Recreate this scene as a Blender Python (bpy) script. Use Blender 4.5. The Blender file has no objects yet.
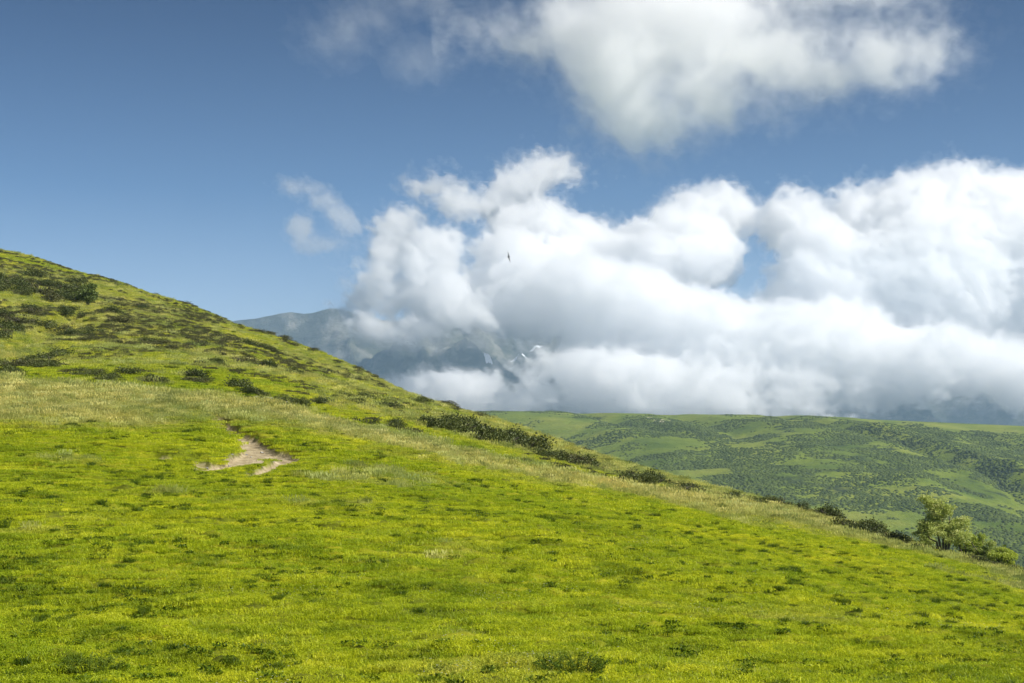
import bpy, math, random
import numpy as np
from mathutils import Vector
sc = bpy.context.scene
# ---------------------------------------------------------------- camera, world, sun, exposure
F = 1422.2; HY = 440.0                      # focal length in pixels, row of the horizon
cam = bpy.data.cameras.new('camera'); co = bpy.data.objects.new('camera', cam)
sc.collection.objects.link(co); sc.camera = co
cam.lens = 50; cam.sensor_width = 36; cam.shift_y = (HY-341.5)/1024
cam.clip_start = .1; cam.clip_end = 80000
co.rotation_euler = (math.pi/2, 0, 0)
EL, AZ = math.radians(43), math.radians(114)  # sun high on the right
W = bpy.data.worlds.new('World'); sc.world = W; W.use_nodes = True
wn = W.node_tree; sky = wn.nodes.new('ShaderNodeTexSky'); sky.sky_type = 'NISHITA'; sky.sun_disc = False
sky.sun_elevation = EL; sky.sun_rotation = AZ; sky.altitude = 3000; sky.air_density = 1.0; sky.dust_density = 0.8; sky.ozone_density = 3.5
_tc = wn.nodes.new('ShaderNodeTexCoord'); _sx = wn.nodes.new('ShaderNodeSeparateXYZ'); _r = wn.nodes.new('ShaderNodeValToRGB'); _m = wn.nodes.new('ShaderNodeMix')
wn.links.new(_tc.outputs['Generated'], _sx.inputs[0]); wn.links.new(_sx.outputs[2], _r.inputs[0])
_e = _r.color_ramp.elements; _e[0].position = .07; _e[0].color = (1.12, .98, .90, 1); _e[1].position = .30; _e[1].color = (.09, .22, .36, 1)
_q = _e.new(.17); _q.color = (.42, .56, .66, 1)          # clear mountain air: deep blue aloft, pale low down
_m.data_type = 'RGBA'; _m.blend_type = 'MULTIPLY'; _m.inputs[0].default_value = 1
wn.links.new(sky.outputs[0], _m.inputs[6]); wn.links.new(_r.outputs[0], _m.inputs[7]); wn.links.new(_m.outputs[2], wn.nodes['Background'].inputs[0]); wn.nodes['Background'].inputs[1].default_value = .08
L = bpy.data.lights.new('sun', 'SUN'); L.energy = 4.8; L.angle = math.radians(.5); L.color = (1, .95, .87)
so = bpy.data.objects.new('sun', L); sc.collection.objects.link(so)
so.rotation_euler = Vector((math.sin(AZ)*math.cos(EL), math.cos(AZ)*math.cos(EL), math.sin(EL))).to_track_quat('Z', 'Y').to_euler()
sc.view_settings.view_transform = 'Standard'; sc.view_settings.look = 'None'
sc.view_settings.exposure = 0.72; sc.view_settings.gamma = 1
cy = sc.cycles; cy.volume_bounces = 32; cy.max_bounces = 32; cy.diffuse_bounces = 3; cy.transparent_max_bounces = 16
cy.use_denoising = True; cy.use_adaptive_sampling = True

# ---------------------------------------------------------------- helpers
rng = np.random.default_rng(7); rnd = random.Random(7)
def tag(o, label=None, cat=None, group=None, kind=None):
    if label: o['label'] = label
    if cat: o['category'] = cat
    if group: o['group'] = group
    if kind: o['kind'] = kind
    return o
def np_mesh(name, verts, quads=None, tris=None, mat=None, smooth=True):
    me = bpy.data.meshes.new(name); verts = np.asarray(verts, np.float32)
    me.vertices.add(len(verts)); me.vertices.foreach_set('co', verts.ravel())
    idx = []; st = []; off = 0
    if quads is not None and len(quads):
        q = np.asarray(quads, np.int32); idx.append(q.ravel()); st.append(np.arange(len(q))*4); off = q.size
    if tris is not None and len(tris):
        t = np.asarray(tris, np.int32); idx.append(t.ravel()); st.append(off+np.arange(len(t))*3)
    idx = np.concatenate(idx); st = np.concatenate(st).astype(np.int32)
    me.loops.add(len(idx)); me.loops.foreach_set('vertex_index', idx)
    me.polygons.add(len(st)); me.polygons.foreach_set('loop_start', st)
    me.update(calc_edges=True); me.validate()
    me.polygons.foreach_set('use_smooth', np.full(len(me.polygons), smooth))
    if mat: me.materials.append(mat)
    return me
def link(name, me, parent=None):
    o = bpy.data.objects.new(name, me); sc.collection.objects.link(o); o.parent = parent; return o
def attr(me, name, vals):
    a = me.attributes.new(name, 'FLOAT', 'POINT'); a.data.foreach_set('value', np.asarray(vals, np.float32).ravel())
def hash2(ix, iy, s):
    h = (ix.astype(np.int64)*374761393 + iy.astype(np.int64)*668265263 + s*974634777) & 0xffffffff
    h = ((h ^ (h >> 13))*1274126177) & 0xffffffff; h ^= h >> 16
    return (h & 0xffffff)/float(0xffffff)
def vnoise(x, y, s=0):
    ix = np.floor(x); iy = np.floor(y); fx = x-ix; fy = y-iy; fx = fx*fx*(3-2*fx); fy = fy*fy*(3-2*fy)
    a = hash2(ix, iy, s); b = hash2(ix+1, iy, s); c = hash2(ix, iy+1, s); d = hash2(ix+1, iy+1, s)
    return (a+(b-a)*fx)*(1-fy)+(c+(d-c)*fx)*fy
def fbm(x, y, sc_, oct_=4, s=0, rough=.5):
    v = 0; a = 1; t = 0; x = x/sc_; y = y/sc_
    for k in range(oct_):
        v = v+a*(vnoise(x+17.3*k, y-9.1*k, s+k)*2-1); t += a; a *= rough; c, d = .8, .6
        x, y = (x*c-y*d)*2, (x*d+y*c)*2
    return v/t
def sstep(a, b, x):
    t = np.clip((x-a)/(b-a), 0, 1); return t*t*(3-2*t)

# ---------------------------------------------------------------- the lie of the land
# survey points: bearing column, row, distance in metres
CP = []
def cp(px, *rows):
    for py, y in rows: CP.append((px, py, y))
cp(-900, (690, 12), (520, 25), (300, 55), (110, 110), (-60, 200), (-40, 300), (300, 600))
cp(-400, (688, 13), (560, 24), (440, 45), (330, 80), (200, 150), (120, 250), (250, 400), (480, 650))
cp(0, (683, 14), (560, 23), (470, 38), (415, 50), (381, 62), (374, 76), (345, 105), (305, 160), (270, 215), (252, 265), (300, 360), (480, 600))
cp(120, (683, 14), (560, 23), (470, 40), (415, 53), (384, 65), (376, 78), (350, 110), (322, 150), (297, 200), (284, 240), (340, 340), (500, 600))
cp(240, (683, 14), (560, 24), (470, 42), (425, 53), (397, 66), (383, 80), (360, 110), (340, 150), (328, 210), (375, 300), (520, 600))
cp(380, (683, 14), (560, 25), (480, 42), (430, 62), (405, 90), (392, 130), (381, 178), (420, 240), (470, 320), (560, 600))
cp(512, (683, 14), (560, 26), (490, 46), (455, 70), (440, 95), (427, 138), (470, 190), (560, 280), (610, 600))
cp(640, (683, 14), (575, 26), (515, 46), (488, 70), (476, 92), (469, 115), (520, 170), (600, 260), (630, 600))
cp(760, (683, 14), (590, 26), (540, 46), (514, 70), (504, 92), (504, 100), (560, 160), (630, 260), (640, 600))
cp(880, (683, 14), (610, 26), (565, 46), (543, 70), (537, 84), (545, 100), (620, 170), (650, 300), (640, 600))
cp(1024, (683, 14), (630, 25), (595, 46), (578, 66), (575, 74), (590, 95), (650, 170), (670, 300), (650, 600))
cp(1500, (720, 14), (720, 30), (715, 50), (760, 90), (780, 200), (700, 600))
cp(2000, (760, 14), (790, 30), (820, 60), (860, 120), (800, 300), (720, 600))
CP = np.array(CP, float)
def uv(px, y): return px/300.0, np.log2(y)*1.3
A_, B_ = uv(CP[:, 0], CP[:, 2])
def tps(r2): return .5*r2*np.log(r2+1e-9)
n_ = len(CP); K_ = tps((A_[:, None]-A_)**2+(B_[:, None]-B_)**2)+np.eye(n_)*.004
P_ = np.stack([np.ones(n_), A_, B_], 1)
M_ = np.block([[K_, P_], [P_.T, np.zeros((3, 3))]])
w_ = np.linalg.solve(M_, np.concatenate([CP[:, 1], np.zeros(3)]))
def rbf(px, y):
    a, b = uv(px, y); out = w_[n_]+w_[n_+1]*a+w_[n_+2]*b
    for i in range(n_): out = out+w_[i]*tps((a-A_[i])**2+(b-B_[i])**2)
    return out
def near_base(x, y):
    yc = np.clip(y, 12, 640); px = np.clip(512+F*x/yc, -900, 2000)
    return (HY-rbf(px, yc))/F*yc
FX = np.array([-2500, -400, 470, 600, 750, 850, 1024, 1300, 2200, 3500.]); FR = np.array([404, 405, 411.5, 414, 416, 418.5, 426, 436, 440, 440.])
def far_base(x, y):
    px = 512+F*x/y
    top = (HY-np.interp(px, FX, FR))/F*1600
    s = np.clip((y-760)/(1600-760), 0, 1)
    z = -92+(top+92)*(1-(1-s)**1.55)
    u = x+.25*y+60*fbm(x, y, 420, 3, 40)
    gully = np.abs(vnoise(u/105.0, y/900.0, 5)*2-1)
    amp = np.sin(np.clip(s, 0, 1)*math.pi)**.7
    z = z+amp*(34*np.minimum(gully, .4)-12+12*fbm(x, y, 260, 4, 9)+4.5*fbm(x, y*1.6, 60, 4, 21))
    return z+np.where(y > 1600, (y-1600)*.002, 0)
# trodden path, as world polylines with widths (metres)
def smin(d, s): return d
def project(px, py, rows=None):
    ys = np.exp(np.linspace(math.log(12), math.log(330), 900)); x = (px-512)/F*ys
    v = HY-F*near_base(x, ys)/ys
    k = np.argmax(v <= py)
    if v[k] > py: k = int(np.argmin(v))
    return x[k], ys[k]
TRACKS = []
for pts in ([(218, 415, .5), (224, 422, .65), (231, 428, .75), (243, 434, .8), (254, 440, 1.1), (262, 447, 1.35), (253, 454, 1.25), (238, 461, 1.2), (220, 467, 1.15), (199, 471, .75)],
            [(262, 446, .8), (278, 449, 1.0), (290, 454, .85), (283, 462, .8), (263, 470, .75), (236, 478, .65)]):
    TRACKS.append([(*project(a, b), w) for a, b, w in pts])
HOLES = [(*project(a, b), w) for a, b, w in [(115, 530, .28), (420, 560, .25), (980, 611, .5), (992, 614, .5), (1004, 617, .5), (193, 462, .5), (176, 462, .4), (155, 462, .45), (890, 640, .15), (735, 628, .15), (745, 489, .15), (35, 470, .3)]]
def seg_dist(x, y, tr):
    best = np.full(np.shape(x), 1e9)
    for (x0, y0, w0), (x1, y1, w1) in zip(tr, tr[1:]):
        dx, dy = x1-x0, y1-y0; t = np.clip(((x-x0)*dx+(y-y0)*dy)/(dx*dx+dy*dy+1e-9), 0, 1)
        d = np.hypot(x-x0-t*dx, (y-y0-t*dy)*.8)-(w0+(w1-w0)*t)*.5
        best = np.minimum(best, d)
    return best
LEDGES = [[(*project(a, b), w) for a, b, w in tr] for tr in ([(-40, 362, 2.2), (20, 342, 2.2), (60, 325, 2), (95, 312, 1.8), (125, 307, 1.2)], [(-20, 309, 3), (40, 309, 3), (95, 308, 2)], [(-20, 372, 1.6), (10, 363, 2.0), (50, 352, 2.2), (92, 345, 1.2)])]
def dirt_mask(x, y):
    j = .16*fbm(x, y, .5, 3, 77)
    m = np.zeros(np.shape(x))
    for tr in TRACKS: m = np.maximum(m, sstep(.05, -.05, seg_dist(x, y, tr)+j))
    for hx, hy, r in HOLES: m = np.maximum(m, .7*sstep(.08, -.05, np.hypot(x-hx, (y-hy)*.6)-r+1.6*j+.1))
    return m
# long pale grass: brow of the meadow and the rim of the slope
BROW = [(*project(a, b), w) for a, b, w in [(-120, 395, 9), (0, 395, 10), (60, 397, 10), (130, 402, 9), (200, 405, 8), (300, 420, 8), (390, 440, 8), (470, 455, 8), (560, 476, 8), (650, 497, 7), (760, 517, 7), (860, 541, 6), (940, 560, 5), (1040, 584, 5), (1200, 640, 5)]]
def straw_mask(x, y):
    d = seg_dist(x, y, BROW)+6*fbm(x, y, 7, 5, 31, .62)
    m = sstep(3.0, -5.0, d)
    up = sstep(62, 85, y)*(.42+.5*fbm(x, y*.6, 16, 3, 33))
    spot = sstep(.33, .6, fbm(x, y, 4.5, 4, 35))*.45
    for tr in LEDGES: m = np.maximum(m, .8*sstep(.8, -.8, seg_dist(x, y, tr)))
    return np.clip(np.maximum(np.maximum(m, up), spot), 0, 1)
def relief(x, y):
    far = sstep(55, 110, y)
    a = .10*fbm(x, y, 3.2, 3, 1)+.05*fbm(x, y, .9, 2, 2)
    ter = fbm(x*.5, y+.35*x, 1.3, 3, 4)                         # little cattle steps along the slope
    a = a+.045*sstep(.0, .25, ter)
    b = 1.2*fbm(x, y, 22, 4, 3)+.35*fbm(x, y, 6, 3, 6)
    near = 1-sstep(60, 100, y)
    a = a+near*(.075*(np.abs(fbm(x, y, .6, 3, 71))*2-.4)+.035*fbm(x, y, .15, 2, 72))
    lump = .12*sstep(.25, .5, fbm(x, y, 1.1, 2, 55))
    cut = np.full(np.shape(x), 0.0)
    for tr in LEDGES: d = seg_dist(x, y, tr); cut = np.maximum(cut, sstep(1.2, -1.2, d))
    b = b-1.3*cut
    return a+b*far*.8+.28*fbm(x, y, 11, 2, 8)*(1-far)+lump*(1-far)*.3
def height(x, y, detail=True):
    x = np.asarray(x, float); y = np.asarray(y, float)
    zn = near_base(x, y); m = sstep(420, 640, y)
    zf = far_base(x, np.maximum(y, 300)) if np.any(m > 0) else 0
    z = zn*(1-m)+zf*m
    if detail:
        w = np.full(np.shape(x), 1.0)
        for tr in TRACKS: w = np.minimum(w, .25+.75*sstep(0, 1.2, seg_dist(x, y, tr)))
        z = z+relief(x, y)*(1-m)*w
        d = np.full(np.shape(x), 0.0)
        for tr in TRACKS: d = np.maximum(d, sstep(.18, -.12, seg_dist(x, y, tr)+.1*fbm(x, y, .5, 2, 77)))
        for hx, hy, r in HOLES: d = np.maximum(d, .8*sstep(.12, -.1, np.hypot(x-hx, (y-hy)*.6)-r))
        z = z-.34*d
    return z
def h1(x, y): return float(height(np.array([x]), np.array([y]))[0])
def grid_mesh(name, cols, rows, mat, extra=None):
    T, Y = np.meshgrid((cols-512)/F, rows)
    X = T*np.maximum(Y, 12); Z = height(X, Y)
    nr, nc = X.shape; i = np.arange(nr*nc).reshape(nr, nc)
    q = np.stack([i[:-1, :-1], i[:-1, 1:], i[1:, 1:], i[1:, :-1]], -1).reshape(-1, 4)
    me = np_mesh(name, np.stack([X, Y, Z], -1).reshape(-1, 3), q, mat=mat)
    if extra: extra(me, X.ravel(), Y.ravel())
    return me

# ---------------------------------------------------------------- materials
def mat(name):
    m = bpy.data.materials.new(name); m.use_nodes = True; t = m.node_tree; t.nodes.clear()
    return m, t, t.nodes.new('ShaderNodeOutputMaterial')
def nz(t, scale, detail=4, rough=.55, vec=None):
    n = t.nodes.new('ShaderNodeTexNoise'); n.inputs['Scale'].default_value = scale; n.inputs['Detail'].default_value = detail; n.inputs['Roughness'].default_value = rough
    if vec is None: vec = t.nodes.new('ShaderNodeNewGeometry').outputs['Position']
    t.links.new(vec, n.inputs['Vector']); return n.outputs[0]
def ramp(t, fac, stops):
    r = t.nodes.new('ShaderNodeValToRGB'); e = r.color_ramp.elements
    while len(e) < len(stops): e.new(.5)
    for k, (p, c) in zip(e, stops): k.position = p; k.color = (*c, 1)
    t.links.new(fac, r.inputs[0]); return r.outputs[0]
def mix(t, fac, a, b, typ='MIX'):
    n = t.nodes.new('ShaderNodeMix'); n.data_type = 'RGBA'; n.blend_type = typ
    for i, v in ((0, fac), (6, a), (7, b)):
        if isinstance(v, (int, float)): n.inputs[i].default_value = v
        elif isinstance(v, tuple): n.inputs[i].default_value = (*v, 1)
        else: t.links.new(v, n.inputs[i])
    return n.outputs[2]
def mathn(t, op, a, b=0.0):
    n = t.nodes.new('ShaderNodeMath'); n.operation = op; n.use_clamp = op != 'ADD'
    for i, v in enumerate((a, b)):
        if isinstance(v, (int, float)): n.inputs[i].default_value = v
        else: t.links.new(v, n.inputs[i])
    return n.outputs[0]
def attrn(t, name, typ='GEOMETRY'):
    n = t.nodes.new('ShaderNodeAttribute'); n.attribute_name = name; n.attribute_type = typ; return n.outputs['Fac']
def bump(t, h, st, dist):
    b = t.nodes.new('ShaderNodeBump'); b.inputs['Strength'].default_value = st; b.inputs['Distance'].default_value = dist; t.links.new(h, b.inputs['Height']); return b.outputs[0]
def diffuse(t, out, col, nrm=None, rough=.9):
    p = t.nodes.new('ShaderNodeBsdfPrincipled'); p.inputs['Roughness'].default_value = rough; p.inputs['Specular IOR Level'].default_value = .15
    if isinstance(col, tuple): p.inputs['Base Color'].default_value = (*col, 1)
    else: t.links.new(col, p.inputs['Base Color'])
    if nrm: t.links.new(nrm, p.inputs['Normal'])
    t.links.new(p.outputs[0], out.inputs[0]); return p
def leafy(name, colfn, trans=.45, gloss=.1):
    m, t, o = mat(name); c = colfn(t)
    d = t.nodes.new('ShaderNodeBsdfDiffuse'); tr = t.nodes.new('ShaderNodeBsdfTranslucent'); mx = t.nodes.new('ShaderNodeMixShader'); mx.inputs[0].default_value = trans
    t.links.new(c, d.inputs[0]); t.links.new(c, tr.inputs[0])
    t.links.new(d.outputs[0], mx.inputs[1]); t.links.new(tr.outputs[0], mx.inputs[2])
    g = t.nodes.new('ShaderNodeBsdfGlossy'); g.inputs['Roughness'].default_value = .5; g.inputs[0].default_value = (.8, .85, .7, 1)
    m2 = t.nodes.new('ShaderNodeMixShader'); m2.inputs[0].default_value = gloss*.35
    t.links.new(mx.outputs[0], m2.inputs[1]); t.links.new(g.outputs[0], m2.inputs[2]); t.links.new(m2.outputs[0], o.inputs[0])
    return m
def rand(t): return t.nodes.new('ShaderNodeObjectInfo').outputs['Random']

# ground
m_ground, t, o = mat('meadow_soil')
g1 = ramp(t, nz(t, 1.1, 6, .65), [(.3, (.07, .085, .006)), (.5, (.20, .22, .007)), (.72, (.33, .31, .014))])
g2 = ramp(t, nz(t, .16, 4), [(.35, (.6, .7, .6)), (.65, (1.15, 1.1, 1))])
gc = mix(t, 1.0, g1, g2, 'MULTIPLY')
st = ramp(t, nz(t, 2.3, 5, .7), [(.3, (.15, .16, .035)), (.7, (.30, .27, .08))])
gc = mix(t, mathn(t, 'MULTIPLY', attrn(t, 'straw'), .7), gc, st)
dc = ramp(t, nz(t, 3.5, 7, .7), [(.3, (.15, .11, .06)), (.5, (.33, .27, .165)), (.7, (.5, .43, .29))])
gc = mix(t, attrn(t, 'dirt'), gc, dc)
diffuse(t, o, gc, bump(t, nz(t, 9, 6, .7), .9, .05))
# far hill
m_far, t, o = mat('far_hillside')
f1 = ramp(t, nz(t, .012, 6, .6), [(.35, (.07, .11, .014)), (.5, (.13, .175, .02)), (.7, (.21, .23, .035))])
mp = t.nodes.new('ShaderNodeMapping'); mp.inputs['Scale'].default_value = (.5, .8, 3); t.links.new(t.nodes.new('ShaderNodeNewGeometry').outputs['Position'], mp.inputs[0])
f2 = ramp(t, nz(t, .03, 9, .72, mp.outputs[0]), [(.50, (0, 0, 0)), (.54, (1, 1, 1))])
fc = mix(t, mathn(t, 'MULTIPLY', f2, attrn(t, 'scrub')), f1, ramp(t, nz(t, .3, 4), [(.3, (.018, .03, .012)), (.7, (.04, .06, .02))]))
fc = mix(t, attrn(t, 'bare'), fc, (.42, .37, .28))
diffuse(t, o, fc, bump(t, nz(t, .12, 6, .7), 1, 2.5))
# mountain
m_mtn, t, o = mat('mountain_rock')
r1 = ramp(t, nz(t, .004, 8, .65), [(.38, (.02, .026, .016)), (.5, (.07, .075, .05)), (.62, (.26, .25, .21))])
diffuse(t, o, r1, bump(t, nz(t, .012, 8, .7), 1, 30))
m_snow, t, o = mat('old_snow'); diffuse(t, o, ramp(t, nz(t, .05, 3), [(.3, (.7, .74, .8)), (.7, (.86, .88, .9))]))
m_rock, t, o = mat('grey_rock')
diffuse(t, o, ramp(t, nz(t, 5, 6, .7), [(.3, (.16, .15, .13)), (.7, (.42, .40, .36))]), bump(t, nz(t, 14, 6), .7, .04))

# ---------------------------------------------------------------- ground sheets
cols = np.concatenate([np.linspace(-2700, -300, 60, endpoint=False), np.arange(-300, 1330, 2.0), np.linspace(1330, 3700, 60)])
rows = np.concatenate([np.linspace(-40, 12, 30, endpoint=False), np.exp(np.linspace(math.log(12), math.log(36), 260, endpoint=False)),
                       np.exp(np.linspace(math.log(36), math.log(62), 420, endpoint=False)), np.exp(np.linspace(math.log(62), math.log(280), 380, endpoint=False)),
                       np.exp(np.linspace(math.log(280), math.log(520), 30))])
def ex(me, X, Y):
    attr(me, 'dirt', dirt_mask(X, Y)); attr(me, 'straw', straw_mask(X, Y))
tag(link('ground', grid_mesh('ground', cols, rows, m_ground, ex)), kind='structure')
fcols = np.concatenate([np.linspace(-2700, 300, 60, endpoint=False), np.arange(300, 1200, 1.6), np.linspace(1200, 3700, 60)])
frows = np.concatenate([np.exp(np.linspace(math.log(520), math.log(800), 20, endpoint=False)), np.linspace(800, 1640, 420), np.exp(np.linspace(math.log(1650), math.log(4200), 20))])
def scrub_field(x, y):
    s = (y-760)/840
    px = 512+F*x/y
    v = fbm(x*.7, y, 42, 5, 61, .6)+.22*fbm(x, y, 260, 2, 66)+.05-1.6*np.maximum(s-.80, 0)*2+.12*sstep(600, 900, px)-.25*sstep(.16, .05, s)
    return v
def fex(me, X, Y):
    Y_ = np.maximum(Y, 300); attr(me, 'scrub', sstep(-.05, .2, scrub_field(X, Y_)))
    px = 512+F*X/Y_; b = np.zeros_like(X)
    for (a, d, r) in [(662, 1460, 9), (672, 1475, 6), (690, 1440, 7), (650, 1500, 5), (683, 1452, 6)]:
        bx = (a-512)/F*d; b = np.maximum(b, sstep(r, r*.4, np.hypot(X-bx, (Y_-d)*.5)+4*fbm(X, Y_, 8, 2, 5)))
    attr(me, 'bare', b)
tag(link('far_hill', grid_mesh('far_hill', fcols, frows, m_far, fex)), kind='structure')

# mountain range
mx_, my_ = np.meshgrid(np.linspace(-5200, 6200, 760), np.linspace(4300, 9500, 330))
SKX = np.array([-1500, -300, 100, 196, 228, 258, 290, 305, 330, 352, 372, 400, 450, 520, 600, 680, 735, 790, 900, 1050, 1300, 1800, 2800])
SKY_ = np.array([330, 345, 335, 325, 319.5, 316.5, 311, 311.5, 307.5, 311, 316, 318, 305, 300, 300, 300, 296, 310, 330, 345, 350, 355, 380])
px_ = 512+F*mx_/6500
top_ = (HY-np.interp(px_, SKX, SKY_))/F*6500
def ridged(x, y, s, o_, seed):
    v = 0; a = 1; tt = 0
    for k in range(o_):
        v = v+a*(1-np.abs(fbm(x, y, s/2**k, 2, seed+k)*2)); tt += a; a *= .5
    return v/tt
s_ = np.clip(1-np.abs(my_-6500)/np.where(my_ < 6500, 2000, 3000), 0, 1)
prof = s_**.85
spur = ridged(mx_+.3*my_, my_*.35, 900, 5, 200)
mz_ = -150+(top_+150)*prof+(spur-.75)*700*np.sin(np.clip(s_, 0, 1)*math.pi)**.8*(s_ < 1)+60*fbm(mx_, my_, 160, 4, 88)*(1-s_)*s_*4
mz_ = mz_+(18*fbm(mx_, my_, 130, 3, 90)+70*(ridged(mx_, my_*.6, 330, 3, 230)-.6))*np.clip(1.3-s_, .15, 1)
i = np.arange(mx_.size).reshape(mx_.shape)
q = np.stack([i[:-1, :-1], i[:-1, 1:], i[1:, 1:], i[1:, :-1]], -1).reshape(-1, 4)
tag(link('mountain', np_mesh('mountain', np.stack([mx_, my_, mz_], -1).reshape(-1, 3), q, mat=m_mtn)), kind='structure')
def mtn_hit(px, py):                          # first point of the range seen along a bearing
    ys = np.linspace(4400, 6600, 500); X = (px-512)/F*ys
    ci = np.clip(np.round((X+5200)/11400*759).astype(int), 0, 759); ri = np.clip(np.round((ys-4300)/5200*329).astype(int), 0, 329)
    v = HY-F*mz_[ri, ci]/ys; k = np.argmax(v <= py); return X[k], ys[k]
def mtn_z(x, y):
    fx = np.clip((x+5200)/11400*759, 0, 758.99); fy = np.clip((y-4300)/5200*329, 0, 328.99); a = fx.astype(int); b = fy.astype(int); fx = fx-a; fy = fy-b
    return (mz_[b, a]*(1-fx)+mz_[b, a+1]*fx)*(1-fy)+(mz_[b+1, a]*(1-fx)+mz_[b+1, a+1]*fx)*fy
for px, py, ln, wd, ang, lab in [(487, 357, 30, 70, .3, 'small upright white snow patch on the grey mountainside, leftmost of the snow patches'),
                                 (515, 362, 40, 26, .2, 'short snow streak on the mountain, the lowest one beside the cloud edge'),
                                 (524, 359, 26, 20, .1, 'tiny snow spot on the mountain between the short streak and the long one'),
                                 (536, 348, 62, 24, -.5, 'long slanting snow streak on the mountain, highest and rightmost of the snow patches')]:
    x0, y0 = mtn_hit(px, py); a = np.linspace(0, 2*math.pi, 28, endpoint=False); rr = 1+.3*np.sin(a*3+px)+.15*np.sin(a*7)
    V = []; 
    for k in np.linspace(0, 1, 6):
        lx = np.cos(a)*ln*.38*rr*k; ly = np.sin(a)*wd*.38*rr*k*1.6
        V.append(np.stack([x0+lx*math.cos(ang)-ly*math.sin(ang), y0+lx*math.sin(ang)+ly*math.cos(ang)], -1))
    V = np.concatenate(V); V = np.concatenate([V, (mtn_z(V[:, 0], V[:, 1])+7)[:, None]], 1)
    Q = [(r*28+j, r*28+(j+1) % 28, (r+1)*28+(j+1) % 28, (r+1)*28+j) for r in range(5) for j in range(28)]
    tag(link('snow_patch', np_mesh('snow_patch', V, Q, mat=m_snow)), lab, 'snow', 'snow patches on the mountain')

# ---------------------------------------------------------------- leaf and blade makers
def leaf_quads(P, size, rs, aspect=.55, up=.3):
    n = len(P); N = rs.normal(size=(n, 3)); N[:, 2] += up*2; N /= np.linalg.norm(N, axis=1)[:, None]
    R = rs.normal(size=(n, 3)); U = np.cross(N, R); U /= np.linalg.norm(U, axis=1)[:, None]; Vv = np.cross(N, U)
    s = (size*rs.uniform(.6, 1.3, n))[:, None]
    a = P-U*s; b = P+Vv*s*aspect+N*s*.15; c = P+U*s; d = P-Vv*s*aspect+N*s*.15
    V = np.stack([a, b, c, d], 1).reshape(-1, 3); return V, np.arange(4*n).reshape(-1, 4)
def tube(pts, rad, k=6):
    V = []; Q = []
    pts = [Vector(p) for p in pts]
    for i, (p, r) in enumerate(zip(pts, rad)):
        d = (pts[min(i+1, len(pts)-1)]-pts[max(i-1, 0)]).normalized(); u = d.orthogonal().normalized(); v = d.cross(u)
        for j in range(k): V.append(p+(u*math.cos(2*math.pi*j/k)+v*math.sin(2*math.pi*j/k))*r)
        if i: Q += [((i-1)*k+j, (i-1)*k+(j+1) % k, i*k+(j+1) % k, i*k+j) for j in range(k)]
    return [tuple(v) for v in V], Q
def join(parts):
    V = []; Q = []; n = 0
    for v, q in parts:
        v = np.asarray(v); V.append(v); Q.append(np.asarray(q)+n); n += len(v)
    return np.concatenate(V), np.concatenate(Q)
def lump_points(lumps, n, rs, shell=.55):
    lumps = np.array(lumps, float); w = lumps[:, 3]*lumps[:, 4]*lumps[:, 5]; k = rs.choice(len(lumps), n, p=w**.67/np.sum(w**.67))
    d = rs.normal(size=(n, 3)); d /= np.linalg.norm(d, axis=1)[:, None]; d[:, 2] = np.abs(d[:, 2])*rs.choice([1, 1, 1, -1], n)
    r = 1-shell*rs.random(n)**1.8; r *= 1+.18*np.sin(d[:, 0]*9+k)*np.cos(d[:, 1]*8+2*k)
    return lumps[k, :3]+d*lumps[k, 3:]*r[:, None]
def greens(stops, sc_=.35, amt=1.0):
    def f(t):
        c = ramp(t, nz(t, 1/sc_, 3, .6), stops); r = ramp(t, rand(t), [(0, (.8, .85, .8)), (1, (1.2, 1.12, 1.1))])
        return mix(t, amt, c, r, 'MULTIPLY')
    return f
m_shrub = leafy('dark_shrub_leaves', greens([(.35, (.04, .055, .010)), (.55, (.075, .098, .018)), (.7, (.15, .165, .035))]), .2)
m_heath = leafy('brown_heather', greens([(.35, (.045, .052, .014)), (.55, (.08, .085, .024)), (.7, (.13, .115, .04))]), .2)
m_light = leafy('light_green_leaves', greens([(.3, (.28, .37, .08)), (.55, (.46, .53, .15)), (.75, (.62, .64, .32))]), .45)
m_yel = leafy('yellow_green_leaves', greens([(.3, (.34, .43, .05)), (.7, (.6, .64, .10))]), .45)
m_herb = leafy('herb_leaves', greens([(.3, (.06, .11, .012)), (.7, (.19, .26, .025))], .1), .4, .03)
m_bark, t, o = mat('grey_bark'); diffuse(t, o, ramp(t, nz(t, 9, 5), [(.3, (.05, .04, .03)), (.7, (.16, .14, .11))]))

# ---------------------------------------------------------------- shrubs
def shrub_mesh(name, seed, m, n=1900, leaf=.03, h=.45):
    rs = np.random.default_rng(seed)
    lumps = []
    for k in range(rs.integers(6, 10)):
        a = rs.uniform(0, 6.28); r = rs.uniform(0, .62)**.8
        lumps.append((math.cos(a)*r*.7, math.sin(a)*r*.6, h*rs.uniform(.15, .55)*(1-r*.6), rs.uniform(.2, .42), rs.uniform(.2, .4), h*rs.uniform(.35, .75)))
    P = lump_points(lumps, n, rs); P = P[P[:, 2] > -.08]
    return np_mesh(name, *leaf_quads(P, leaf, rs), mat=m, smooth=False)
def twig_mesh(name, seed):
    rs = np.random.default_rng(seed); parts = []
    for k in range(9):
        a = rs.uniform(0, 6.28); l = rs.uniform(.3, .6)
        parts.append(tube([(0, 0, -.1), (math.cos(a)*l*.4, math.sin(a)*l*.4, .15), (math.cos(a)*l, math.sin(a)*l, .3)], [.02, .013, .004], 4))
    V, Q = join(parts); return np_mesh(name, V, Q, mat=m_bark)
DARK = [shrub_mesh('shrub_foliage', 100+k, m_shrub) for k in range(6)]
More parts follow.
